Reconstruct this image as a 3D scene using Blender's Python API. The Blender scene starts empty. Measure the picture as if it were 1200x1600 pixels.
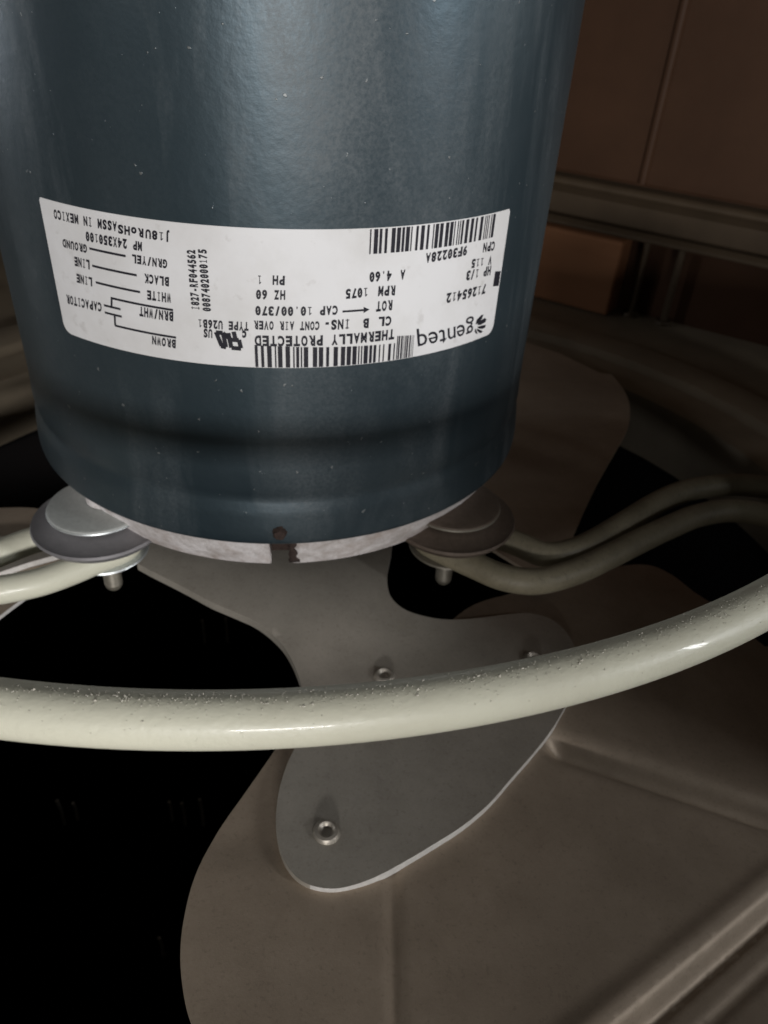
import bpy, bmesh, math, random
import numpy as np
from mathutils import Vector, Matrix
from mathutils.geometry import delaunay_2d_cdt
random.seed(7)
C = bpy.context.scene.collection
R = math.radians
sc = bpy.context.scene

# ------------------------------------------------------------------ camera
F, TH, ROLL, YAW = 1202.0, .6214, .0685, .1538
CO = Vector((0, -.216, .1249))
fw = Vector((math.sin(YAW)*math.cos(TH), math.cos(YAW)*math.cos(TH), -math.sin(TH)))
rt = fw.cross(Vector((0, 0, 1))).normalized(); up = rt.cross(fw)
r2 = rt*math.cos(ROLL)+up*math.sin(ROLL); u2 = -rt*math.sin(ROLL)+up*math.cos(ROLL)
cam = bpy.data.objects.new('camera', bpy.data.cameras.new('camera')); C.objects.link(cam)
m = Matrix((r2, u2, -fw)).transposed().to_4x4(); m.translation = CO
cam.matrix_world = m
cd = cam.data
cd.sensor_fit = 'HORIZONTAL'; cd.sensor_width = 36; cd.lens = 36*F/1200
cd.clip_start = .005; cd.clip_end = 50
cd.dof.use_dof = True; cd.dof.focus_distance = .120; cd.dof.aperture_fstop = 50
sc.camera = cam

# ------------------------------------------------------------------ world and lamps
w = bpy.data.worlds.new("World"); sc.world = w; w.use_nodes = True
bg = w.node_tree.nodes['Background']
bg.inputs['Color'].default_value = (1.0, .88, .74, 1); bg.inputs['Strength'].default_value = .022

def area(name, loc, target, sx, sy, watts, col, spread=180):
    l = bpy.data.lights.new(name, 'AREA'); l.shape = 'RECTANGLE'; l.size = sx; l.size_y = sy
    l.energy = watts; l.color = col; l.spread = R(spread)
    o = bpy.data.objects.new(name, l); C.objects.link(o)
    o.location = loc
    o.rotation_euler = (Vector(target)-Vector(loc)).to_track_quat('-Z', 'Y').to_euler()
    return o
area('window_light', (.015, -1.02, .185), (0, -.07, .04), .30, .065, 7.2, (1.0, .985, .975))
area('doorway_light', (.56, -.42, .19), (.02, -.05, .06), .025, .16, .20, (.96, .98, 1.0), 70)
area('left_fill_light', (-.62, -.56, .20), (-.03, -.05, .04),   .20, .14, .22, (1.0, .98, .96))  # added fill lamp that brightens the left of the label
area('gap_light', (.74, -.16, .20), (.08, -.12, .05), .20, .018, .06, (1.0, .97, .93), 50)
area('side_light', (-.60, .14, .16), (0, 0, .06), .03, .20, .09, (.92, .95, 1.0), 60)
sc.view_settings.view_transform = 'Standard'; sc.view_settings.look = 'None'
sc.view_settings.exposure = 0; sc.view_settings.gamma = 1

# ------------------------------------------------------------------ pixel helpers (photo pixels -> points on real surfaces)
def ray(x, y):
    return (fw*F + r2*(x-600) + u2*(800-y)).normalized()
def onz(x, y, z):
    d = ray(x, y); return CO + d*((z-CO.z)/d.z)
def onplane(x, y, p0, n):
    d = ray(x, y); return CO + d*((Vector(p0)-CO).dot(n)/d.dot(n))
def oncyl(x, y, rad=.07):
    d = ray(x, y); a = d.x**2+d.y**2; b = 2*(CO.x*d.x+CO.y*d.y); c = CO.x**2+CO.y**2-rad*rad
    t = (-b-math.sqrt(b*b-4*a*c))/(2*a); p = CO+d*t
    return math.atan2(p.x, -p.y), p.z

# ------------------------------------------------------------------ objects
def link(o, parent=None):
    C.objects.link(o)
    if parent: o.parent = parent
    return o
def thing(name, label, cat, loc=(0, 0, 0), group=None):
    o = bpy.data.objects.new(name, None); C.objects.link(o); o.location = loc; o.empty_display_size = .01
    o['label'] = label; o['category'] = cat
    if group: o['group'] = group
    return o
def mesh_obj(name, verts, faces, mat, parent=None, smooth=True, angle=35):
    me = bpy.data.meshes.new(name); me.from_pydata([tuple(v) for v in verts], [], faces); me.validate()
    bm = bmesh.new(); bm.from_mesh(me)
    bmesh.ops.recalc_face_normals(bm, faces=bm.faces)
    for f in bm.faces: f.smooth = smooth
    if smooth:
        for e in bm.edges:
            if len(e.link_faces) == 2 and e.calc_face_angle(0) > R(angle): e.smooth = False
    bm.to_mesh(me); bm.free()
    me.materials.append(mat)
    o = bpy.data.objects.new(name, me); link(o, parent)
    if parent: o.matrix_parent_inverse = Matrix.Translation(parent.location).inverted() if parent.type == 'EMPTY' else Matrix.Identity(4)
    return o
def lathe(profile, cx=0, cy=0, n=64, a0=0, a1=2*math.pi, closed=True):
    """profile list of (r,z); returns verts, faces"""
    V = []; Fc = []
    full = abs(a1-a0-2*math.pi) < 1e-6
    cols = n if full else n+1
    for i in range(cols):
        a = a0+(a1-a0)*i/n
        for r, z in profile: V.append((cx+r*math.sin(a), cy-r*math.cos(a), z))
    k = len(profile)
    for i in range(n):
        j = (i+1) % cols
        for q in range(k-1): Fc.append((i*k+q, j*k+q, j*k+q+1, i*k+q+1))
    return V, Fc
def tube(pts, rad, n=24, cyc=False, cap=True):
    V = []; Fc = []; N = len(pts); pts = [Vector(p) for p in pts]
    prev = None
    for i, p in enumerate(pts):
        a = pts[(i-1) % N] if (cyc or i) else p; b = pts[(i+1) % N] if (cyc or i < N-1) else p
        t = (b-a).normalized()
        ref = Vector((0, 0, 1)) if abs(t.z) < .9 else Vector((1, 0, 0))
        if prev is None: s = t.cross(ref).normalized()
        else: s = (prev - t*prev.dot(t)).normalized()
        prev = s; q = t.cross(s)
        for j in range(n):
            an = 2*math.pi*j/n; V.append(p+(s*math.cos(an)+q*math.sin(an))*rad)
    for i in range(N if cyc else N-1):
        k = (i+1) % N
        for j in range(n):
            l = (j+1) % n; Fc.append((i*n+j, i*n+l, k*n+l, k*n+j))
    if cap and not cyc:
        Fc.append(tuple(range(n))); Fc.append(tuple(range((N-1)*n, N*n)))
    return V, Fc
def spline(pts, per=10, cyc=False):
    out = []; n = len(pts); pts = [Vector(p) for p in pts]
    for i in range(n if cyc else n-1):
        if cyc: a, b, c, d = pts[(i-1) % n], pts[i], pts[(i+1) % n], pts[(i+2) % n]
        else: a, b, c, d = pts[max(i-1, 0)], pts[i], pts[i+1], pts[min(i+2, n-1)]
        for k in range(per):
            t = k/per
            out.append(.5*((2*b)+(c-a)*t+(2*a-5*b+4*c-d)*t*t+(3*b-a-3*c+d)*t**3))
    if not cyc: out.append(pts[-1])
    return out
def box(x0, x1, y0, y1, z0, z1):
    V = [(x, y, z) for x in (x0, x1) for y in (y0, y1) for z in (z0, z1)]
    return V, [(0, 1, 3, 2), (4, 6, 7, 5), (0, 4, 5, 1), (2, 3, 7, 6), (0, 2, 6, 4), (1, 5, 7, 3)]
def bevel(o, wd, seg=2):
    b = o.modifiers.new('bevel', 'BEVEL'); b.width = wd; b.segments = seg; b.limit_method = 'ANGLE'; b.angle_limit = R(40)

# ------------------------------------------------------------------ materials
class NT:
    def __init__(s, name):
        s.m = bpy.data.materials.new(name); s.m.use_nodes = True; s.t = s.m.node_tree; s.n = s.t.nodes
        s.b = s.n['Principled BSDF']; s.tc = s.n.new('ShaderNodeTexCoord')
    def noise(s, scale, detail=4, rough=.55, stretch=(1, 1, 1), dist=0):
        mp = s.n.new('ShaderNodeMapping'); mp.inputs['Scale'].default_value = stretch
        s.t.links.new(s.tc.outputs['Object'], mp.inputs['Vector'])
        x = s.n.new('ShaderNodeTexNoise'); x.inputs['Scale'].default_value = scale
        x.inputs['Detail'].default_value = detail; x.inputs['Roughness'].default_value = rough; x.inputs['Distortion'].default_value = dist
        s.t.links.new(mp.outputs[0], x.inputs['Vector']); return x.outputs['Fac']
    def ramp(s, fac, lo, hi, c0=(0, 0, 0, 1), c1=(1, 1, 1, 1)):
        r = s.n.new('ShaderNodeValToRGB'); r.color_ramp.elements[0].position = lo; r.color_ramp.elements[1].position = hi
        r.color_ramp.elements[0].color = c0; r.color_ramp.elements[1].color = c1
        s.t.links.new(fac, r.inputs[0]); return r.outputs[0]
    def mix(s, fac, a, b):
        x = s.n.new('ShaderNodeMix'); x.data_type = 'RGBA'
        for v, k in ((fac, 0), (a, 6), (b, 7)):
            if isinstance(v, (int, float)): x.inputs[k].default_value = v
            elif isinstance(v, tuple): x.inputs[k].default_value = (*v[:3], 1)
            else: s.t.links.new(v, x.inputs[k])
        return x.outputs[2]
    def math(s, op, a, b=0.0, clamp=False):
        x = s.n.new('ShaderNodeMath'); x.operation = op; x.use_clamp = clamp
        for v, k in ((a, 0), (b, 1)):
            if isinstance(v, (int, float)): x.inputs[k].default_value = v
            else: s.t.links.new(v, x.inputs[k])
        return x.outputs[0]
    def base(s, c):
        if isinstance(c, tuple): s.b.inputs['Base Color'].default_value = (*c[:3], 1)
        else: s.t.links.new(c, s.b.inputs['Base Color'])
        return s
    def set(s, rough=.5, metal=0, spec=.5, coat=None):
        if isinstance(rough, (int, float)): s.b.inputs['Roughness'].default_value = rough
        else: s.t.links.new(rough, s.b.inputs['Roughness'])
        if isinstance(metal, (int, float)): s.b.inputs['Metallic'].default_value = metal
        else: s.t.links.new(metal, s.b.inputs['Metallic'])
        s.b.inputs['Specular IOR Level'].default_value = spec
        if coat: s.b.inputs['Coat Weight'].default_value = coat[0]; s.b.inputs['Coat Roughness'].default_value = coat[1]
        return s
    def bump(s, h, dist=.0002, strength=1):
        x = s.n.new('ShaderNodeBump'); x.inputs['Distance'].default_value = dist; x.inputs['Strength'].default_value = strength
        s.t.links.new(h, x.inputs['Height']); s.t.links.new(x.outputs[0], s.b.inputs['Normal']); return s

# motor paint: slate blue enamel under a film of pale dust, streaked along the axis
p = NT('slate_blue_enamel')
streak = p.ramp(p.noise(38, 6, .6, (1, 1, .20), .8), .50, .70)
fine = p.ramp(p.noise(1300, 3, .7), .36, .72)
cloud = p.ramp(p.noise(22, 4, .6, (1, 1, .6)), .40, .75)
dust = p.math('MULTIPLY', p.math('ADD', p.math('MULTIPLY', streak, .75), p.math('MULTIPLY', cloud, .35)), p.math('ADD', p.math('MULTIPLY', fine, .6), .4), True)
col = p.mix(p.noise(30, 3), (.033, .053, .066), (.041, .058, .068))
col = p.mix(p.math('MULTIPLY', dust, .42), col, (.18, .185, .185))
speck = p.ramp(p.noise(620, 2, .5), .735, .76)
col = p.mix(p.math('MULTIPLY', speck, .32), col, (.42, .42, .40))
p.base(col).set(p.math('ADD', p.math('MULTIPLY', dust, .20), .36), p.math('SUBTRACT', .56, p.math('MULTIPLY', dust, .35)), .35)
p.bump(p.math('ADD', p.noise(420, 3, .6), p.math('MULTIPLY', speck, .8)), .00012, .5)
M_paint = p.m

p = NT('cast_aluminium')
a = p.noise(160, 5, .65); g = p.ramp(p.noise(130, 6, .75), .38, .60)
c = p.mix(g, (.44, .40, .38), (.68, .645, .64))
c = p.mix(p.math('MULTIPLY', p.ramp(p.noise(75, 5, .7), .48, .66), .7), c, (.33, .26, .22))
p.base(c).set(.6, .08, .5).bump(p.math('ADD', a, p.noise(400, 3)), .0006, .7)
M_alu = p.m
p = NT('rust'); p.base(p.mix(p.noise(900, 4), (.012, .007, .006), (.05, .028, .02))).set(.9).bump(p.noise(1200, 4), .0003)
M_rust = p.m
p = NT('label_paper')
c = p.mix(p.ramp(p.noise(55, 6, .65), .40, .75), (.66, .655, .66), (.57, .56, .55))
c = p.mix(p.math('MULTIPLY', p.ramp(p.noise(260, 4, .6), .62, .72), .35), c, (.40, .38, .36))
p.base(c).set(.42, 0, .4).bump(p.math('ADD', p.noise(220, 3), p.math('MULTIPLY', p.noise(45, 2), 4.0)), .00005, .6)
M_paper = p.m
p = NT('printing_ink'); fade = p.ramp(p.noise(700, 3), .3, .75)
p.base(p.mix(fade, (.007, .007, .012), (.022, .021, .028))).set(.5, 0, .3); M_ink = p.m
p = NT('coated_wire')       # cream vinyl coating with grit settled in it
grit = p.ramp(p.noise(1500, 3, .6), .66, .74)
dirt = p.ramp(p.noise(60, 5, .65), .5, .85)
spot = p.ramp(p.noise(190, 2, .5), .755, .77)
c = p.mix(p.math('MULTIPLY', dirt, .35), (.60, .588, .475), (.42, .385, .30))
c = p.mix(p.math('MULTIPLY', spot, .8), c, (.09, .07, .05))
p.base(c).set(.42, 0, .4, (.13, .07))
p.bump(p.math('ADD', p.math('MULTIPLY', grit, .6), p.math('ADD', p.noise(900, 3, .6), p.math('MULTIPLY', spot, -1.5))),   .00014, .6); M_wire = p.m
p = NT('shaded_coated_wire'); g = p.noise(50, 6, .7)  # wire coating of the right arm, its shade put into the colour
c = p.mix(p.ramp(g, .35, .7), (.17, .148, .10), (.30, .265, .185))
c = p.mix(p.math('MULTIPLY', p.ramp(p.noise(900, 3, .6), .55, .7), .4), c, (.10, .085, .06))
p.base(c).set(.5, 0, .4).bump(p.noise(800, 4), .00015, .6); M_shadewire = p.m
p = NT('settled_grit'); p.base(p.mix(p.noise(800, 1), (.34, .31, .25), (.76, .74, .65))).set(.7, 0, .3); M_grit = p.m
p = NT('galvanised_steel'); p.base(p.mix(p.noise(700, 4, .7), (.42, .44, .44), (.66, .69, .69))).set(p.math('ADD', p.math('MULTIPLY', p.noise(500, 3), .25), .3), .75).bump(p.noise(1300, 2), .00004, .6); M_galv = p.m
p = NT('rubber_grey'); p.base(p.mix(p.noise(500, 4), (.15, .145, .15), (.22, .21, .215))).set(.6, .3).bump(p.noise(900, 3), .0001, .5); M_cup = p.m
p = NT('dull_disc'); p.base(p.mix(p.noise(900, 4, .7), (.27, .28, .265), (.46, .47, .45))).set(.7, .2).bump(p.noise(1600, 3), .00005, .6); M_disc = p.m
p = NT('brown_shaded_steel'); p.base(p.mix(p.noise(600, 5, .7), (.055, .04, .03), (.15, .115, .09))).set(.6, .2, .3).bump(p.noise(900, 4), .0001, .7); M_brown = p.m  # brown steel of the right lug, darkened in colour for its shade
p = NT('old_shaded_galvanised_steel'); p.base(p.mix(p.noise(700, 5, .7), (.10, .09, .07), (.26, .235, .19))).set(.5, .4).bump(p.noise(900, 4), .0001, .6); M_oldshadegalv = p.m  # old steel of the studs; on the right lug the dark colour paints shade
p = NT('dusty_fan_steel')
dd = p.noise(70, 8, .72); gr = p.noise(1900, 3, .75)
c = p.mix(p.ramp(dd, .3, .75), (.30, .238, .178), (.40, .322, .246))
c = p.mix(p.math('MULTIPLY', p.ramp(gr, .5, .75), .20), c, (.5, .43, .34))
c = p.mix(p.math('MULTIPLY', p.ramp(p.noise(1100, 2, .6), .58, .70), .20), c, (.10, .075, .055))
c = p.mix(p.math('MULTIPLY', p.ramp(p.noise(16, 5, .6, (1, 1, 1), .5), .45, .65), .35), c, (.17, .13, .095))
p.base(c).set(.55, .35, .4).bump(gr, .00005, .6); M_fan = p.m
p = NT('dusty_pad_steel')
dd = p.noise(90, 8, .72); gr = p.noise(1900, 3, .75)
c = p.mix(p.ramp(dd, .3, .75), (.36, .328, .278), (.48, .44, .38))
c = p.mix(p.math('MULTIPLY', p.ramp(gr, .45, .7), .25), c, (.55, .50, .43))
c = p.mix(p.math('MULTIPLY', p.ramp(p.noise(1000, 2, .6), .58, .70), .18), c, (.14, .115, .09))
p.base(c).set(.45, .5, .5).bump(gr, .00004, .6); M_pad = p.m
p = NT('rivet_steel'); p.base(p.mix(p.noise(900, 3), (.30, .27, .23), (.48, .44, .38))).set(.48, .7).bump(p.noise(1500, 3), .0001, .5); M_riv = p.m
p = NT('brown_cabinet_paint'); p.base(p.mix(p.ramp(p.noise(14, 6, .65), .3, .75), (.044, .0205, .0100), (.066, .0315, .0160))).set(.6, 0, .2).bump(p.noise(300, 3), .0002, .5); M_cab = p.m
p = NT('dark_beam'); p.base(p.mix(p.noise(40, 5, .6), (.050, .034, .020), (.100, .070, .043))).set(.6, .1, .3).bump(p.noise(120, 4), .0004, .5); M_beam = p.m
p = NT('deck_metal'); p.base(p.mix(p.ramp(p.noise(26, 5, .6), .3, .75), (.20, .162, .115), (.32, .265, .19))).set(.55, .2).bump(p.noise(400, 3), .0002, .5); M_deck = p.m
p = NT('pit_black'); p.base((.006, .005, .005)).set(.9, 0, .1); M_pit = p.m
p = NT('block_wood'); p.base(p.mix(p.noise(30, 6, .6, (1, 1, 4)), (.23, .105, .05), (.33, .155, .078))).set(.75, 0, .2).bump(p.noise(200, 4, .6, (1, 1, .2)), .0004, .6); M_block = p.m
p = NT('fin_metal'); p.base((.7, .68, .62)).set(.5, .2); M_fin = p.m
p = NT('lit_sheared_edge_steel'); p.base(p.mix(p.noise(800, 3), (.50, .48, .45), (.78, .76, .73))).set(.40, .25); M_edge = p.m  # bare sheared edge, pale on front-right faces only as a painted highlight

# ------------------------------------------------------------------ setting: cabinet interior
RIMC = Vector((.016, 0, 0)); RIMR = .186; DZ = -.04
def setting(name, V, Fc, mat, **k):
    o = mesh_obj(name, V, Fc, mat, **k); o['kind'] = 'structure'; return o
# deck sheet with a round opening and a rolled lip
prof = [(RIMR+.0005, DZ-.030), (RIMR, DZ-.004), (RIMR+.0012, DZ-.0004), (RIMR+.004, DZ+.0012), (RIMR+.018, DZ+.0016), (RIMR+.0200, DZ+.0022), (RIMR+.0220, DZ+.0044),
        (RIMR+.024, DZ+.0050), (RIMR+.042, DZ+.0052), (RIMR+.0440, DZ+.0046), (RIMR+.0460, DZ), (RIMR+.048, DZ-.0005), (RIMR+.060, DZ-.0005), (.75, DZ-.0005)]
V, Fc = lathe(prof, RIMC.x, 0, 192)
deck = setting('deck_plate', V, Fc, M_deck)
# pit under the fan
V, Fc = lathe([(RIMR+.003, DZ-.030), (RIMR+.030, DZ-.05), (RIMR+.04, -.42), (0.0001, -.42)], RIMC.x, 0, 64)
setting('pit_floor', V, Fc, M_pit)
# unseen walls in front and at right, added to shade the lower right
V, Fc = box(.026, .345, -.37, -.358, DZ-.03, .090); V2, F2 = box(.333, .345, -.2645, -.03, DZ-.03, .113); V3, F3 = box(.3335, .3445, -.3575, -.265, DZ-.03, .040)
setting('shading_wall', V+V2+V3, Fc+[tuple(i+8 for i in f) for f in F2]+[tuple(i+16 for i in f) for f in F3], M_cab, smooth=False)
# wall behind: vertical plane through W0 along WD, normal WN toward the motor
W0 = Vector((.1626, .2547, 0)); WD = Vector((.76905, -.63918, 0)); WN = Vector((-.63918, -.76905, 0))
def wallbox(s0, s1, d0, d1, z0, z1):
    V, Fc = box(s0, s1, d0, d1, z0, z1)
    return [W0+WD*v[0]+WN*v[1]+Vector((0, 0, v[2])) for v in V], Fc
wl = setting('back_wall', *wallbox(-1.0, .45, -.02, 0, DZ-.03, .62), M_cab, smooth=False)
# upper wall sheets as panels proud of the wall, meeting at a folded seam
for s0, s1 in ((-.95, -.2525), (-.2495, .0500), (.0530, .44)):
    o = mesh_obj('wall_panel', *wallbox(s0, s1, .0005, .004, .031, .60), M_cab, wl, smooth=False); bevel(o, .001)
V, Fc = tube([W0+WD*.0515+WN*.0035+Vector((0, 0, z)) for z in (.032, .2, .4, .6)], .0026, 12)
mesh_obj('seam', V, Fc, M_cab, wl)
# beam across the wall under the panels: folded sheet with an upper and a lower lip
beam = thing('wall_beam', 'dark brown folded metal rail running along the wall behind the motor', 'rail', tuple(W0))
def wb(name, s0, s1, d0, d1, z0, z1, mat, par, bv=.001):
    V, Fc = wallbox(s0, s1, d0, d1, z0, z1); o = mesh_obj(name, V, Fc, mat, par, smooth=False)
    if bv: bevel(o, bv)
    return o
def wquad(name, s0, s1, pf, mat, par):
    """extrusion along the wall of a (distance, z) profile"""
    V = [W0+WD*s+WN*d+Vector((0, 0, z)) for s in (s0, s1) for d, z in pf]; k = len(pf)
    Fc = [(i, (i+1) % k, k+(i+1) % k, k+i) for i in range(k)]+[tuple(range(k)), tuple(range(k, 2*k))]
    return mesh_obj(name, V, Fc, mat, par, smooth=False)
o = wquad('rail_web', -.9, .42, [(.0003, .0300), (.009, .0288), (.011, .0262), (.0085, .0235), (.006, .020), (.006, .008), (.0003, .008)], M_beam, beam); bevel(o, .0012)
o = wquad('lower_lip', -.9, .42, [(.0003, .0078), (.010, .0078), (.0125, .0055), (.0125, .0035), (.0095, .0035), (.009, .0048), (.0003, .0048)], M_beam, beam); bevel(o, .0008)

# block standing on the deck against the wall
blk = mesh_obj('wooden_block', *wallbox(-.030, .0535, .0006, .020, DZ, .0032), M_block, smooth=False); bevel(blk, .0018, 3)
blk['label'] = 'reddish brown block standing on the deck just right of the motor'; blk['category'] = 'block'
# two slender rods between deck and rail
for s, lab in ((.0635, 'thin upright metal rod next to the brown block'), (.0835, 'thin upright metal rod farther right from the brown block')):
    b0 = W0+WD*s+WN*.007
    rr = thing('upright_rod', lab, 'rod', (b0.x, b0.y, DZ), 'upright rods by the wall')
    V, Fc = tube([b0+Vector((0, 0, z)) for z in (DZ+.001, -.02, 0, .0046)], .0021, 14); mesh_obj('shaft', V, Fc, M_beam, rr)
    V, Fc = lathe([(.0001, DZ+.0022), (.0044, DZ+.0020), (.0050, DZ+.0008), (.0050, DZ-.0004)], b0.x, b0.y, 20); mesh_obj('foot', V, Fc, M_beam, rr)

# coil fins glimpsed deep in the pit
coil = thing('condenser_coil', 'faint upright metal fins glinting deep in the black opening below the fan', 'coil', (0, -.1, -.3))
for (px, py, h) in ((267, 1268, .016), (287, 1272, .018), (315, 1270, .022), (318, 987, .02), (354, 985, .02), (252, 1480, .016), (95, 1270, .02), (118, 1268, .014), (1000, 905, .02)):
    q = onz(px, py, -.22)
    V, Fc = tube([q+Vector((0, 0, -h/2)), q+Vector((0, .001, 0)), q+Vector((0, 0, h/2))], .0008, 6); mesh_obj('fin', V, Fc, M_fin, coil)

# ------------------------------------------------------------------ fan
fan = thing('fan', 'dusty brown metal fan with riveted blades below the motor', 'fan', (0, 0, -.03))
PH = R(27); ER = Vector((math.sin(PH), -math.cos(PH), 0)); ET = Vector((math.cos(PH), math.sin(PH), 0))
BSL = -.10; BZ = -.027
NB = (Vector((0, 0, 1))-ET*BSL).normalized()
def onb(x, y, dz=0): return onplane(x, y, (0, 0, BZ+dz), NB)
def in_poly(x, y, P):
    c = False; n = len(P); j = n-1
    for i in range(n):
        xi, yi = P[i]; xj, yj = P[j]
        if (yi > y) != (yj > y) and x < (xj-xi)*(y-yi)/(yj-yi)+xi: c = not c
        j = i
    return c
def sheet(name, outline, zf, step, thick, mat, parent, extra=(), edge=None):
    """a plate: XY outline filled with a grid, heights from zf(x,y), real thickness"""
    P = [(v[0], v[1]) for v in outline]
    xs = [q[0] for q in P]; ys = [q[1] for q in P]
    pts = list(P); n = len(P); ed = [(i, (i+1) % n) for i in range(n)]
    x = min(xs)+step*.37
    while x < max(xs):
        y = min(ys)+step*.41
        while y < max(ys):
            if in_poly(x, y, P): pts.append((x, y))
            y += step
        x += step
    for q in extra:
        if in_poly(q[0], q[1], P): pts.append((q[0], q[1]))
    vo, eo, fo, *_ = delaunay_2d_cdt([Vector(q) for q in pts], ed, [], 1, 1e-6)
    k = len(vo)
    top = [(v.x, v.y, zf(v.x, v.y)) for v in vo]; bot = [(v.x, v.y, zf(v.x, v.y)-thick) for v in vo]
    F1 = []
    from collections import Counter
    cnt = Counter(); ori = {}
    for f in fo:
        f = list(f)
        a = sum(vo[f[i]].x*vo[f[(i+1) % len(f)]].y-vo[f[(i+1) % len(f)]].x*vo[f[i]].y for i in range(len(f)))
        if a < 0: f.reverse()
        F1.append(tuple(f))
        for i in range(len(f)):
            e = (f[i], f[(i+1) % len(f)]); cnt[tuple(sorted(e))] += 1; ori[tuple(sorted(e))] = e
    Fs = F1+[tuple(reversed([q+k for q in f])) for f in F1]
    for e, c in cnt.items():
        if c == 1: a, b = ori[e]; Fs.append((a, a+k, b+k, b))
    o = mesh_obj(name, top+bot, Fs, mat, parent, angle=50)
    if edge:
        o.data.materials.append(edge)
        for p in o.data.polygons:
            if abs(p.normal.z) < .6 and p.normal.x*.62-p.normal.y*.78 > .48: p.material_index = 1
    return o
def sstep(t): t = max(0, min(1, t)); return t*t*(3-2*t)
def seg_coords(x, y, A, B):
    d = (B-A); L = d.length; d = d/L; q = Vector((x, y))-A
    return q.dot(d)/L, q.x*d.y-q.y*d.x        # along, signed side (+ = right of A->B)
def bplane(x, y): return BZ+BSL*(x*ET.x+y*ET.y)
# front blade outline
pl = [(476, 1090), (455, 1130), (430, 1170), (385, 1235), (340, 1300), (305, 1370), (287, 1440), (282, 1500), (288, 1560), (300, 1602), (322, 1650)]
pr = [(1195, 1010), (1158, 980), (1120, 948), (1085, 925), (1050, 898), (1012, 882), (960, 885), (900, 900), (820, 922), (740, 945), (680, 990), (600, 1040)]
L = [onb(*q) for q in pl]; Rr = [onb(*q) for q in pr]
aL = math.atan2(L[-1].x, -L[-1].y); aR = math.atan2(Rr[0].x, -Rr[0].y); RT = .180
arc = [Vector(((RT+.012*min(1, i/9))*math.sin(aL+.06+(aR+.10-aL-.06)*i/26), -(RT+.012*min(1, i/9))*math.cos(aL+.06+(aR+.10-aL-.06)*i/26), 0)) for i in range(27)]
outl = [v.xy for v in spline([Vector((*v.xy, 0)) for v in L], 5)]+[v.xy for v in arc]+[v.xy for v in spline([Vector((*v.xy, 0)) for v in Rr], 5)]
r1a, r1b = onb(835, 1152).xy, onb(1230, 1285).xy      # channel
r3a, r3b = onb(1280, 1345).xy, onb(935, 1640).xy      # step
r3a, r3b = r3a-(r3b-r3a)*.4, r3b+(r3b-r3a)*1.3
r2a, r2b = onb(613, 1330).xy, onb(620, 1680).xy       # crease
def blade_z(x, y):
    z = bplane(x, y)
    t, s = seg_coords(x, y, r1a, r1b)
    k = sstep(t*8)
    z -= .0052*k*math.exp(-(s/.0032)**2)
    t, s = seg_coords(x, y, r3a, r3b)
    z -= .0044*sstep((-s*SG3+.0018)/.0036)
    z += .0007*math.exp(-((-s*SG3+.0040)/.0018)**2) + .0006*sstep((-s*SG3-.0022)/.001) - .0006*math.exp(-((-s*SG3-.0075)/.0012)**2)
    t, s = seg_coords(x, y, r2a, r2b)
    k = sstep(t*6)
    z += k*(-.0010*math.exp(-(s/.0016)**2)+.0011*sstep((s*SG2)/.012)*math.exp(-max(0, s*SG2)/.03))
    z += .0004*math.sin(x*38+1)*math.cos(y*31)
    return z
_c = onb(800, 1450).xy
SG3 = -1 if seg_coords(onb(1150, 1600).x, onb(1150, 1600).y, r3a, r3b)[1] > 0 else 1
SG2 = 1 if seg_coords(onb(500, 1500).x, onb(500, 1500).y, r2a, r2b)[1] > 0 else -1
ex = []
for A, B, wdt in ((r1a, r1b, .009), (r3a, r3b, .010), (r2a, r2b, .005)):
    d = (B-A); Ln = d.length; d = d/Ln; nn = Vector((d.y, -d.x)); k = int(Ln/.0016)
    for i in range(k+1):
        o = -wdt
        while o <= wdt: ex.append(A+d*(Ln*i/k)+nn*o); o += .0006
blade = sheet('fan_blade', outl, blade_z, .0026, .0011, M_fan, fan, ex)

# spider: hub plate with one arm and pad per blade
padz = .0019
arm = [(612, 800), (613, 850), (606, 890), (606, 918), (614, 937), (634, 953), (665, 963), (700, 968), (745, 966), (790, 960), (828, 958), (858, 966), (880, 982),
       (896, 1006), (903, 1036), (898, 1075), (880, 1110), (862, 1140), (835, 1175), (800, 1215), (765, 1255), (725, 1289), (680, 1318), (640, 1342), (600, 1364), (565, 1379), (530, 1388),
       (500, 1387), (470, 1376), (448, 1352), (435, 1318), (431, 1280), (436, 1235), (448, 1195), (465, 1158), (476, 1118), (473, 1080), (462, 1045), (446, 1014), (424, 990),
       (398, 971), (365, 956), (330, 941), (295, 922), (262, 905), (236, 892), (214, 880)]
def neck(r): return .008*(1-sstep((r-.045)/.040))
def onneck(x, y):
    q = onb(x, y, padz)
    for _ in range(12): q = onb(x, y, padz+neck(math.hypot(q.x, q.y)))
    return q
AR = [onneck(x, y).xy for x, y in arm]
ins = [Vector((.052*math.sin(a), -.050*math.cos(a))) for a in [R(q) for q in (-52, -75)]]
ins += [Vector((.046*math.sin(R(q)), -.046*math.cos(R(q)))) for q in (-110, -140, -170, 160, 130, 105, 80, 62)]
outs = [v.xy for v in spline([Vector((*v, 0)) for v in AR], 4)]+ins
def pad_z(x, y):
    r = math.hypot(x, y)
    z = bplane(x, y)+padz+neck(r)
    return z
fil = []
spider = sheet('hub_spider', outs, pad_z, .0028, .0024, M_pad, fan, edge=M_edge)
bevel(spider, .0004, 2)
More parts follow.
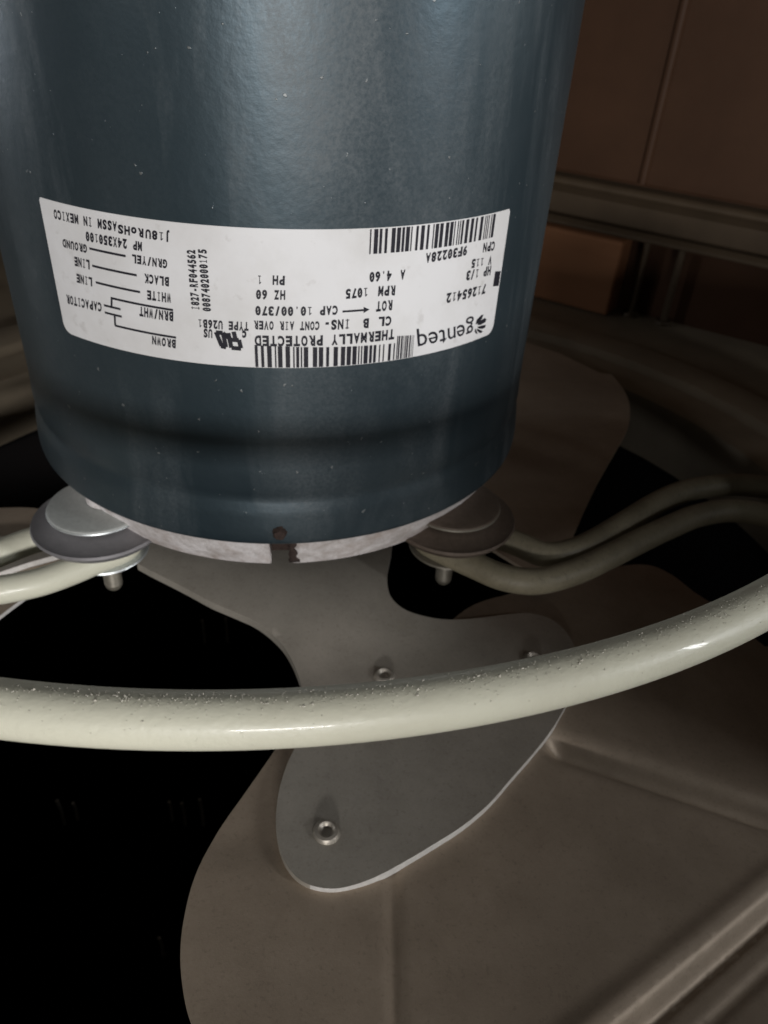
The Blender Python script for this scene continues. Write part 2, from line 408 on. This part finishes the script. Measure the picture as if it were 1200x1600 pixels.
for (px, py) in ((600, 1057), (833, 1031), (510, 1301)):
    c = onb(px, py, padz); zt = pad_z(c.x, c.y)
    V, Fc = lathe([(.0001, zt+.0001), (.0010, zt+.0002), (.00140, zt+.0009), (.0018, zt+.0012), (.0024, zt+.0010), (.0028, zt+.0004), (.0029, zt-.0004)], c.x, c.y, 28)
    mesh_obj('rivet', V, Fc, M_riv, fan)
# hub barrel and shaft between motor and spider
V, Fc = lathe([(.0001, -.012), (.013, -.012), (.014, -.014), (.014, -.030)], 0, 0, 40); mesh_obj('hub', V, Fc, M_galv, fan)
V, Fc = lathe([(.0063, .003), (.0063, -.0125)], 0, 0, 24); mesh_obj('shaft', V, Fc, M_galv, fan)
# other blades
def blade_from(px, z0, extra_world, slope=(0, 0), edge=None):
    A = [onz(x, y, z0).xy for x, y in px]
    o = [v.xy for v in spline([Vector((*v, 0)) for v in A], 5)]+[Vector(q) for q in extra_world]
    return sheet('fan_blade', o, lambda x, y: z0+.0006*math.sin(x*60)+slope[0]*x+slope[1]*y, .006, .0012, M_fan, fan, edge=edge)
def pol(r, a): return (r*math.sin(R(a)), -r*math.cos(R(a)))
blade_from([(850, 905), (880, 868), (905, 815), (930, 762), (962, 705), (980, 672), (984, 640), (976, 612), (955, 585)], -.026,
           [pol(.176, 124), pol(.179, 132), pol(.18, 142), pol(.18, 152), pol(.176, 160), pol(.12, 158), pol(.05, 150), pol(.035, 110)])
blade_from([(0, 795), (60, 797), (110, 815), (150, 840), (148, 866), (105, 892), (60, 921), (25, 946), (0, 965), (-50, 1003)], -.026,
           [pol(.13, -52), pol(.15, -50), pol(.176, -50), pol(.18, -60), pol(.18, -75), pol(.176, -86), pol(.13, -86), pol(.1, -84)], edge=M_edge)
blade_from([(560, 700), (540, 640)], -.030, [pol(.09, 176), pol(.13, 176), pol(.176, 176), pol(.18, 186), pol(.18, 194), pol(.176, 202), pol(.12, 206), pol(.05, 215)])
# left pad with its bright lower edge
A = [onz(x, y, -.0235) for x, y in ((120, 858), (85, 868), (45, 879), (0, 894), (-40, 909), (-90, 930))]
B = [onz(x, y, -.0235) for x, y in ((-150, 930), (-170, 900), (-100, 850), (0, 838), (60, 836), (110, 842))]
sheet('blade_pad', [v.xy for v in A+B], lambda x, y: -.0235, .005, .0018, M_pad, fan, edge=M_edge)

# ------------------------------------------------------------------ motor
motor = thing('electric_motor', 'slate blue cylindrical electric motor with a white upside down label', 'motor', (0, 0, 0))
prof = [(.0699, .0107), (.0706, .0108), (.0711, .0114), (.0712, .0122), (.0712, .0140), (.0710, .0165), (.0708, .0185), (.0706, .0202), (.07005, .0220), (.06985, .0232), (.07, .0244), (.07035, .0262), (.07005, .0315), (.0700, .0360)]
prof += [(.0700, .0400+i*.004) for i in range(40)] + [(.0695, .204), (.067, .207), (.0001, .208)]
V, Fc = lathe(prof, 0, 0, 256); mesh_obj('shell', V, Fc, M_paint, motor)
# end bell: cast ring with a casting gap facing the camera
g0, g1 = R(-3.9), R(1.0)
bell = [(.0600, -.0012), (.0630, -.0010), (.0648, 0.0), (.0655, .0015), (.0668, .0040), (.0680, .0070), (.0690, .0098), (.0704, .0121)]
V, Fc = lathe(bell, 0, 0, 220, g1, 2*math.pi+g0)
k = len(bell)
# walls of the gap
V2, F2 = lathe([(r-.006, z) for r, z in bell[1:]], 0, 0, 8, g0-.02, g1+.02)
eb = mesh_obj('end_bell', V, Fc, M_alu, motor)
sm = eb.modifiers.new('solid', 'SOLIDIFY'); sm.thickness = .004; sm.offset = -1
V, Fc = lathe([(.0622, .0121), (.0615, .0060), (.0600, .0004), (.0001, .0004)], 0, 0, 96); mesh_obj('end_plate', V, Fc, M_rust, motor)
# rust blister with its dark run in the gap
th0, z0 = oncyl(437, 831, .0706)
V = []; Fc = []; n = 26
rim = []
for i in range(n):
    a = 2*math.pi*i/n; q = .0020*(1+.06*math.sin(5*a+1)+.05*math.sin(11*a))
    rim.append((q*math.cos(a), q*math.sin(a)*1.05))
def shellpt(du, dz, r): a = th0+du/.071; return (r*math.sin(a), -r*math.cos(a), z0+dz)
V = [shellpt(0, 0, .0726)]+[shellpt(x*.6, y*.6, .0722) for x, y in rim]+[shellpt(x, y, .0706) for x, y in rim]
Fc = [(0, 1+i, 1+(i+1) % n) for i in range(n)]+[(1+i, 1+n+i, 1+n+(i+1) % n, 1+(i+1) % n) for i in range(n)]
mesh_obj('rust_spot', V, Fc, M_rust, motor)

V = []; Fc = []; rows = 9; rnd = random.Random(9)
for i in range(rows+1):
    f = i/rows; zz = .0108-.0102*f; rr_ = .0703-.0053*f+.00025
    a0 = R(.2+.2*math.sin(i*2.1)); a1 = R(1.35+1.1*f*f+.35*math.sin(i*1.7))
    for a in (a0, (a0+a1)/2, a1): V.append((rr_*math.sin(a), -rr_*math.cos(a), zz))
for i in range(rows):
    for j in (0, 1): b = i*3+j; Fc.append((b, b+1, b+4, b+3))
o = mesh_obj('rust_run', V, Fc, M_rust, motor); o.modifiers.new('solid', 'SOLIDIFY').thickness = .0004

# --- nameplate label
TL, TR = oncyl(63, 309)[0], oncyl(797, 327)[0]
TL2, TR2 = oncyl(102, 521)[0], oncyl(768, 521)[0]
ZT, ZB = .0838, .0561
tl, tr = (TL+TL2)/2, (TR+TR2)/2
RL = .07012; RI = .07019
W = (tr-tl)*RL; H = ZT-ZB
def lab_outline():
    pts = []; rc = .0022
    def arc(cx, cz, a0, a1, r):
        for i in range(7):
            a = R(a0+(a1-a0)*i/6); pts.append((cx+r*math.cos(a), cz+r*math.sin(a)))
    arc(tl*RL+rc, ZB+rc, 180, 270, rc); arc(tr*RL-rc, ZB+rc, 270, 360, rc)
    # dark notch punched in the right edge
    pts.append((tr*RL, ZT-.0006)); pts.append((tr*RL-.0004, ZT)); pts.append((tl*RL+.0004, ZT)); pts.append((tl*RL, ZT-.0006))
    return pts
def wrap(u, z, r): a = u/RL; return (r*math.sin(a), -r*math.cos(a), z)
po = lab_outline(); P = [Vector(q) for q in po]; n = len(P)
pp = list(P)
for i in range(1, 90):
    u = tl*RL+W*i/90
    for z in (ZT-.001, ZT-.007, ZT-.014, ZB+.007, ZB+.001):
        if in_poly(u, z, po): pp.append(Vector((u, z)))
    pp.append(Vector((u, ZT-1e-6))); pp.append(Vector((u, ZB+1e-6)))
vo, eo, fo, *_ = delaunay_2d_cdt(pp, [(i, (i+1) % n) for i in range(n)], [], 1, 1e-7)
kk = len(vo)
cnt = {}
for f in fo:
    for i in range(len(f)):
        e = tuple(sorted((f[i], f[(i+1) % len(f)]))); cnt[e] = cnt.get(e, 0)+1
V = [wrap(v.x, v.y, RL+.00003) for v in vo]+[wrap(v.x, v.y, .0699) for v in vo]
Fc = [tuple(f) for f in fo]+[(a, b, b+kk, a+kk) for (a, b), c in cnt.items() if c == 1]
label = mesh_obj('nameplate_label', V, Fc, M_paper, motor)

# printing: flat shapes in label space (s,t) given by photo corners, wrapped onto the label
def P1(x, y): return (x/3+40, y/3+290)
def P2(x, y): return (x/3+430, y/3+290)
def uv(q): th, z = oncyl(*q, rad=RL); return Vector((th*RL, z))
class Ink:
    def __init__(s): s.V = []; s.F = []
    def poly(s, pts, tri=None):
        """pts in label (u,z); long shapes are cut across u so that they bend with the can"""
        b = len(s.V); s.V += [wrap(p[0], p[1], RI) for p in pts]
        for f in (tri or [tuple(range(len(pts)))]): s.F.append(tuple(b+i for i in f))
    def stroke(s, a, b, wd):
        d = (b-a); Ln = d.length; d = d/Ln; nn = Vector((-d.y, d.x))*wd/2; k = max(1, int(abs(d.x*Ln)/.0012))
        pts = []
        for i in range(k+1): c = a+d*Ln*i/k; pts += [c+nn, c-nn]
        s.poly(pts, [(2*i, 2*i+1, 2*i+3, 2*i+2) for i in range(k)])
    def build(s, name):
        o = mesh_obj(name, s.V, s.F, M_ink, label, smooth=False); return o
_glyph = {}
def glyph(ch, bold=0.0):
    key = (ch, bold)
    if key not in _glyph:
        cu = bpy.data.curves.new('g', 'FONT'); cu.body = ch; cu.resolution_u = 3; cu.offset = bold; cu.size = 1
        ob = bpy.data.objects.new('g', cu); C.objects.link(ob)
        me = bpy.data.meshes.new_from_object(ob.evaluated_get(bpy.context.evaluated_depsgraph_get()))
        vs = [(v.co.x, v.co.y) for v in me.vertices]; fs = [tuple(p.vertices) for p in me.polygons]
        bpy.data.objects.remove(ob); bpy.data.curves.remove(cu); bpy.data.meshes.remove(me)
        _glyph[key] = (vs, fs)
    return _glyph[key]
CAP = max(v[1] for v in glyph('H')[0]); 
def text(ink, s, b0, b1, t0, mono=True, bold=.052, fillw=.84, prop=False):
    """b0 start of baseline, b1 end of baseline, t0 cap height point above the start (all label coordinates)"""
    X = b1-b0; Y = t0-b0; Y = Y - X*(Y.dot(X)/X.length_squared)*.35
    n = len(s)
    if prop:      # proportional setting: lay the word out with natural advances
        adv = []; x = 0
        for ch in s:
            vs, fs = glyph(ch, bold); x0 = min(v[0] for v in vs); x1 = max(v[0] for v in vs)
            adv.append((x-x0)); x += x1-x0+.06
        tot = x-.06
        for ch, a in zip(s, adv):
            vs, fs = glyph(ch, bold); ink.poly([b0+X*((v[0]+a)/tot)+Y*(v[1]/CAP) for v in vs], fs)
        return
    for i, ch in enumerate(s):
        if ch == ' ': continue
        if ch == '1':
            c = (i+.5)/n; wd = Y.length*.115; q = lambda u, v: b0+X*(c+u/n)+Y*v
            ink.stroke(q(.02, 0), q(.02, 1), X.length/n*.15); ink.stroke(q(-.24, .74), q(.04, .96), wd); ink.stroke(q(-.26, .05), q(.30, .05), wd); continue
        vs, fs = glyph(ch, bold)
        x0 = min(v[0] for v in vs); x1 = max(v[0] for v in vs); gw = x1-x0
        cw = fillw if ch not in '1I.-J/' else {'1': .42, 'I': .16, '.': .2, '-': .5, 'J': .45, '/': .7}[ch]
        c = (i+.5)/(n)
        if ch in '1': cw = .52
        out = []
        for v in vs:
            sx = c+((v[0]-x0)/gw-.5)*cw/n
            sy = v[1]/CAP
            out.append(b0+X*sx+Y*sy)
        ink.poly(out, fs)
        if ch == 'I':
            for yy in (.05, .95):
                ink.stroke(b0+X*(c-.28/n)+Y*yy, b0+X*(c+.28/n)+Y*yy, Y.length*.10)
        if ch == '0' and cw:
            a = b0+X*(c-.22/n)+Y*.25; b = b0+X*(c+.22/n)+Y*.75; ink.stroke(a, b, Y.length*.11)
def line(s, q0, q1, qt, **k):
    ink = Ink(); text(ink, s, uv(q0), uv(q1), uv(qt), **k); return ink.build('printed_text')
LINES = [
 ('CPN', P2(1032, 262), P2(975, 272), P2(1028, 300)),
 ('9F30228A', P2(903, 282), P2(705, 320), P2(898, 322)),
 ('V 115', P2(1018, 330), P2(920, 348), P2(1014, 366)),
 ('HP 1/3', P2(1014, 376), P2(896, 403), P2(1009, 415)),
 ('71265412', P2(990, 462), P2(802, 508), P2(984, 502)),
 ('A', P2(612, 396), P2(585, 398), P2(610, 436)),
 ('4.60', P2(548, 400), P2(440, 408), P2(547, 441)),
 ('RPM', P2(566, 470), P2(482, 474), P2(563, 511)),
 ('1075', P2(438, 478), P2(328, 488), P2(437, 518)),
 ('ROT', P2(552, 538), P2(472, 546), P2(549, 580)),
 ('CAP 10.00/370', P2(296, 564), P1(1074, 566), P2(294, 602)),
 ('CL', P2(548, 613), P2(483, 618), P2(545, 652)),
 ('B', P2(442, 624), P2(410, 626), P2(440, 664)),
 ('INS-', P2(354, 627), P2(228, 633), P2(352, 668)),
 ('CONT AIR OVER', P2(210, 638), P1(1068, 634), P2(208, 674)),
 ('TYPE U26B1', P1(1048, 642), P1(806, 626), P1(1046, 678)),
 ('THERMALLY PROTECTED', P2(562, 674), P1(1070, 704), P2(559, 716)),
 ('HZ 60', P2(50, 493), P1(1078, 490), P2(48, 532)),
 ('PH', P2(48, 425), P2(-14, 423), P2(46, 464)),
 ('1', P1(1108, 422), P1(1086, 421), P1(1108, 462)),
 ('J18U', P1(684, 226), P1(560, 205), P1(682, 264)),
 ('RoHS', P1(556, 205), P1(430, 183), P1(554, 242)),
 ('ASSM IN MEXICO', P1(430, 172), P1(130, 112), P1(428, 212)),
 ('MP', P1(548, 267), P1(502, 259), P1(546, 305)),
 ('24X350100', P1(477, 254), P1(280, 216), P1(475, 294)),
 ('GRN/YEL', P1(667, 350), P1(498, 323), P1(664, 386)),
 ('GROUND', P1(290, 280), P1(172, 250), P1(288, 314)),
 ('BLACK', P1(675, 432), P1(555, 414), P1(672, 470)),
 ('LINE', P1(302, 352), P1(228, 334), P1(300, 390)),
 ('WHITE', P1(684, 508), P1(568, 492), P1(682, 547)),
 ('LINE', P1(314, 434), P1(238, 414), P1(312, 470)),
 ('BRN/WHT', P1(695, 594), P1(532, 568), P1(692, 634)),
 ('CAPACITOR', P1(358, 552), P1(190, 512), P1(356, 589)),
 ('BROWN', P1(707, 725), P1(592, 705), P1(704, 760)),
 ('c', P1(1038, 684), P1(1014, 682), P1(1036, 725)),
 ('US', P1(878, 676), P1(833, 672), P1(876, 712)),
 ('I827-RF044562', P1(815, 585), P1(793, 300), P1(781, 583)),
 ('0087402000175', P1(868, 592), P1(846, 297), P1(834, 590)),
]
for s, a, b, t in LINES: line(s, a, b, t)
# rotation arrow
ink = Ink(); a, b = uv(P2(315, 590)), uv(P2(425, 582)); ink.stroke(a, b, .00042)
ink.poly([uv(P2(442, 580)), uv(P2(414, 568)), uv(P2(414, 597))]); ink.build('arrow')
# wiring diagram
ink = Ink(); LW = .00046
for q in (((300, 294), (470, 330)), ((313, 375), (522, 420)), ((330, 453), (538, 499)), ((400, 526), (692, 583)), ((404, 526), (404, 572)),
          ((368, 560), (446, 579)), ((372, 594), (452, 614)), ((418, 604), (421, 655)), ((419, 655), (706, 712))):
    ink.stroke(uv(P1(*q[0])), uv(P1(*q[1])), LW)
ink.build('wiring_diagram')
# certification mark: slanted backwards-R joined with U
ink = Ink(); BW = .00125
for pth in (((893, 686), (920, 752)), ((893, 688), (925, 690)), ((915, 752), (940, 757)), ((940, 757), (925, 690)), ((950, 690), (965, 760)), ((925, 690), (962, 722)),
            ((965, 760), (1010, 764)), ((1010, 762), (1000, 722)), ((1000, 724), (960, 722)), ((985, 722), (975, 684))):
    ink.stroke(uv(P1(*pth[0])), uv(P1(*pth[1])), BW*.72)
ink.build('certification_mark')
# brand word and leaf mark
ink = Ink()
b0, b1 = uv(P2(930, 634)), uv(P2(664, 700)); hh = uv(P2(935, 708))-b0
text(ink, 'genteq', b0, b1, b0+hh, prop=True, bold=.006); ink.build('brand_lettering')
ink = Ink()
for q in (((938, 650), (944, 628), (966, 606), (976, 604), (968, 624), (950, 646)), ((946, 654), (958, 634), (982, 620), (990, 626), (984, 640), (962, 652)),
          ((946, 662), (966, 656), (986, 652), (984, 664), (970, 672), (954, 670)), ((942, 668), (958, 676), (972, 682), (966, 690), (956, 690), (946, 680)),
          ((936, 668), (944, 682), (948, 694), (940, 694), (934, 684))):
    ink.poly([uv(P2(*v)) for v in q])
ink.build('brand_mark')
# black sensing mark at the right edge
ink = Ink(); ink.poly([uv(P2(1030, 402)), uv(P2(1056, 400)), uv(P2(1046, 470)), uv(P2(1020, 472))]); ink.build('edge_mark')
# barcodes
def barcode(x0, x1, zn, zf, seed, n):
    """bars across x0..x1; zn(x) and zf(x) give the heights of their two ends"""
    rnd = random.Random(seed); ink = Ink(); x = 0.0
    while x < 1:
        bwd = rnd.choice((1, 1, 2, 2, 3, 3)); gap = rnd.choice((1, 1, 1, 2, 2, 3)); bw = bwd/n
        if x+bw <= 1:
            a, b = x0+(x1-x0)*x, x0+(x1-x0)*(x+bw)
            ink.poly([Vector((a, zn(a))), Vector((b, zn(b))), Vector((b, zf(b))), Vector((a, zf(a)))])
        x += (bwd+gap)/n
    ink.build('barcode')
zt = ZT-.0002
def lerpz(p, q): return lambda x: p.y+(q.y-p.y)*(x-p.x)/(q.x-p.x)
la, lb = uv(P2(440, 321)), uv(P2(1038, 236))
barcode(la.x, lb.x, lambda x: zt, lerpz(la, lb), 3, 116)
ta, tm, tb = uv(P1(1073, 746)), uv(P2(562, 738)), uv(P2(655, 700))
tm2 = uv(P2(562, 705))
barcode(ta.x, tm.x, lerpz(ta, tm), lambda x: ZB+.0001, 11, 96)
barcode(tm.x+.0004, tb.x, lerpz(tm2, tb), lambda x: ZB+.0001, 12, 36)

# --- mounting lugs: bolts through discs and cup washers
def lug(cx, cy, md, mc, mg):
    c0 = Vector((cx, cy, 0))
    V, Fc = lathe([(.0001, .0058), (.0118, .0058), (.0126, .0055), (.0129, .0049), (.0126, .0043), (.0115, .0040), (.0001, .0040)], cx, cy, 56)
    mesh_obj('clamp_disc', V, Fc, md, motor)
    V, Fc = tube([(cx+.0126*math.sin(R(a)), cy-.0126*math.cos(R(a)), .0048) for a in range(0, 360, 6)], .00042, 8, cyc=True)
    mesh_obj('disc_rim', V, Fc, mg, motor)
    V, Fc = lathe([(.0001, .0030), (.0105, .0030), (.0122, .0022), (.0155, .0010), (.0173, .0012), (.0176, .0005), (.0162, -.0014), (.0135, -.0030), (.0001, -.0030)], cx, cy, 56)
    mesh_obj('cup_washer', V, Fc, mc, motor)
    V, Fc = lathe([(.0001, -.0090), (.0100, -.0090), (.0109, -.0093), (.0111, -.0097), (.0106, -.0102), (.0001, -.0103)], cx, cy, 48)
    mesh_obj('flat_washer', V, Fc, mg, motor)
    # hexagonal nut and stud with thread
    V, Fc = lathe([(.0001, -.0121), (.0048, -.0121), (.0048, -.0152), (.0001, -.0152)], cx, cy, 6); mesh_obj('nut', V, Fc, M_galv, motor, smooth=False)
    pf = []
    z = .003
    while z > -.0215: pf += [(.0023, z), (.0025, z-.0004)]; z -= .0008
    pf += [(.0023, -.0225), (.0017, -.0234), (.0009, -.0239), (.0001, -.0240)]
    V, Fc = lathe(pf, cx, cy, 18); mesh_obj('stud', V, Fc, M_oldshadegalv, motor)
    # ear of the end bell that carries the bolt
    V, Fc = lathe([(.0001, .0110), (.0040, .0108), (.0052, .0085), (.0055, .0060), (.0001, .0060)], cx*.955, cy*.955, 24); mesh_obj('bolt_ear', V, Fc, M_alu, motor)
LL = (-.0490, -.0447); LR = (.0452, -.0470)
lug(*LL, M_disc, M_cup, M_galv); lug(*LR, M_brown, M_brown, M_oldshadegalv)

# ------------------------------------------------------------------ wire motor mount: ring and hairpin arms of coated rod
mount = thing('wire_motor_mount', 'cream coated wire ring and hairpin arms carrying the motor', 'wire mount', (0, 0, 0))
RR, RZ, RAD = .1558, .0515, .00348
rp = [(RR*math.sin(R(a)), -RR*math.cos(R(a)), RZ) for a in range(-96, 73, 1)]
leg_l = [((RR+.006)*math.sin(R(-101)), -(RR+.006)*math.cos(R(-101)), RZ-.012), ((RR+.008)*math.sin(R(-102)), -(RR+.008)*math.cos(R(-102)), -.01), ((RR+.05)*math.sin(R(-102)), -(RR+.05)*math.cos(R(-102)), -.0325)]
leg_r = [((RR+.006)*math.sin(R(77)), -(RR+.006)*math.cos(R(77)), RZ-.012), ((RR+.008)*math.sin(R(78)), -(RR+.008)*math.cos(R(78)), -.01), ((RR+.05)*math.sin(R(78)), -(RR+.05)*math.cos(R(78)), -.0325)]
V, Fc = tube(list(reversed(leg_l))[:1]+spline(list(reversed(leg_l))[0:]+[rp[0]], 8)[1:]+rp[1:-1]+spline([rp[-1]]+leg_r, 8), RAD, 32)
mesh_obj('ring', V, Fc, M_wire, mount)
# grit settled along the top of the ring
rnd = random.Random(5); V = []; Fc = []
for i in range(3400):
    a = R(rnd.uniform(-62, 62)); e = R(rnd.gauss(92, 17)); q = rnd.uniform(.00004, .000105) if rnd.random() < .975 else rnd.uniform(.0001, .0002)
    if rnd.random() < .05: e = R(rnd.uniform(20, 75)); q *= .9
    er = Vector((math.sin(a), -math.cos(a), 0)); et = Vector((math.cos(a), math.sin(a), 0))
    nn = er*math.cos(e)+Vector((0, 0, 1))*math.sin(e); c = er*RR+Vector((0, 0, RZ))+nn*(RAD+q*.2)
    t2 = nn.cross(et); b = len(V); k = [rnd.uniform(.6, 1.4) for _ in range(5)]
    V += [c+et*q*k[0], c+t2*q*k[1], c-et*q*k[2], c-t2*q*k[3], c+nn*q*k[4]]
    Fc += [(b, b+1, b+4), (b+1, b+2, b+4), (b+2, b+3, b+4), (b+3, b, b+4)]
gr = mesh_obj('grit', V, Fc, M_grit, mount, smooth=False); gr['kind'] = 'stuff'
za = -.0065
def arm_rod(lower, upper, bolt, end_lo, end_up, mat=M_wire):
    a = [onz(x, y, za) for x, y in lower]; b = [onz(x, y, za) for x, y in upper]
    bx, by = bolt
    d0 = Vector((-bx, -by, 0)).normalized(); s0 = Vector((-d0.y, d0.x, 0))
    c = Vector((bx, by, za)); rb = .0068
    h = [c+s0*(-rb)*0+(d0*math.cos(q)+s0*math.sin(q))*rb for q in [R(k) for k in (-80, -40, 0, 40, 80)]]
    if (h[0]-b[0]).length > (h[-1]-b[0]).length: h.reverse()
    path = [Vector(q) for q in end_up]+list(reversed(b))+h+a+[Vector(q) for q in end_lo]
    V, Fc = tube(spline(path, 9), .0036, 24); return mesh_obj('arm', V, Fc, mat, mount)
def ringpt(ang, dr=0, dz=0): return ((RR+dr)*math.sin(R(ang)), -(RR+dr)*math.cos(R(ang)), RZ+dz)
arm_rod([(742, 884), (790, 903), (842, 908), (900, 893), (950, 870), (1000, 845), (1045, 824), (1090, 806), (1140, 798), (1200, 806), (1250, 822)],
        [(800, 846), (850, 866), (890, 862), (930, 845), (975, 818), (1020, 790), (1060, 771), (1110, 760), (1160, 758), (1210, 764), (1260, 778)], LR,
        [(.168, -.050, .0), (.170, -.052, .03), (.1640, -.049, .0485)], [(.1640, -.020, .0485), (.171, -.024, .03), (.170, -.026, .0)], M_shadewire)
arm_rod([(150, 876), (110, 893), (60, 910), (0, 922), (-60, 930)],
        [(62, 842), (30, 852), (0, 864), (-60, 887)], LL,
        [(-.105, -.098, .0), (-.122, -.106, .03), (-.1240, -.1045, .0485)], [(-.1420, -.0785, .0485), (-.138, -.075, .03), (-.118, -.066, -.002), (-.098, -.0615, -.0055)])
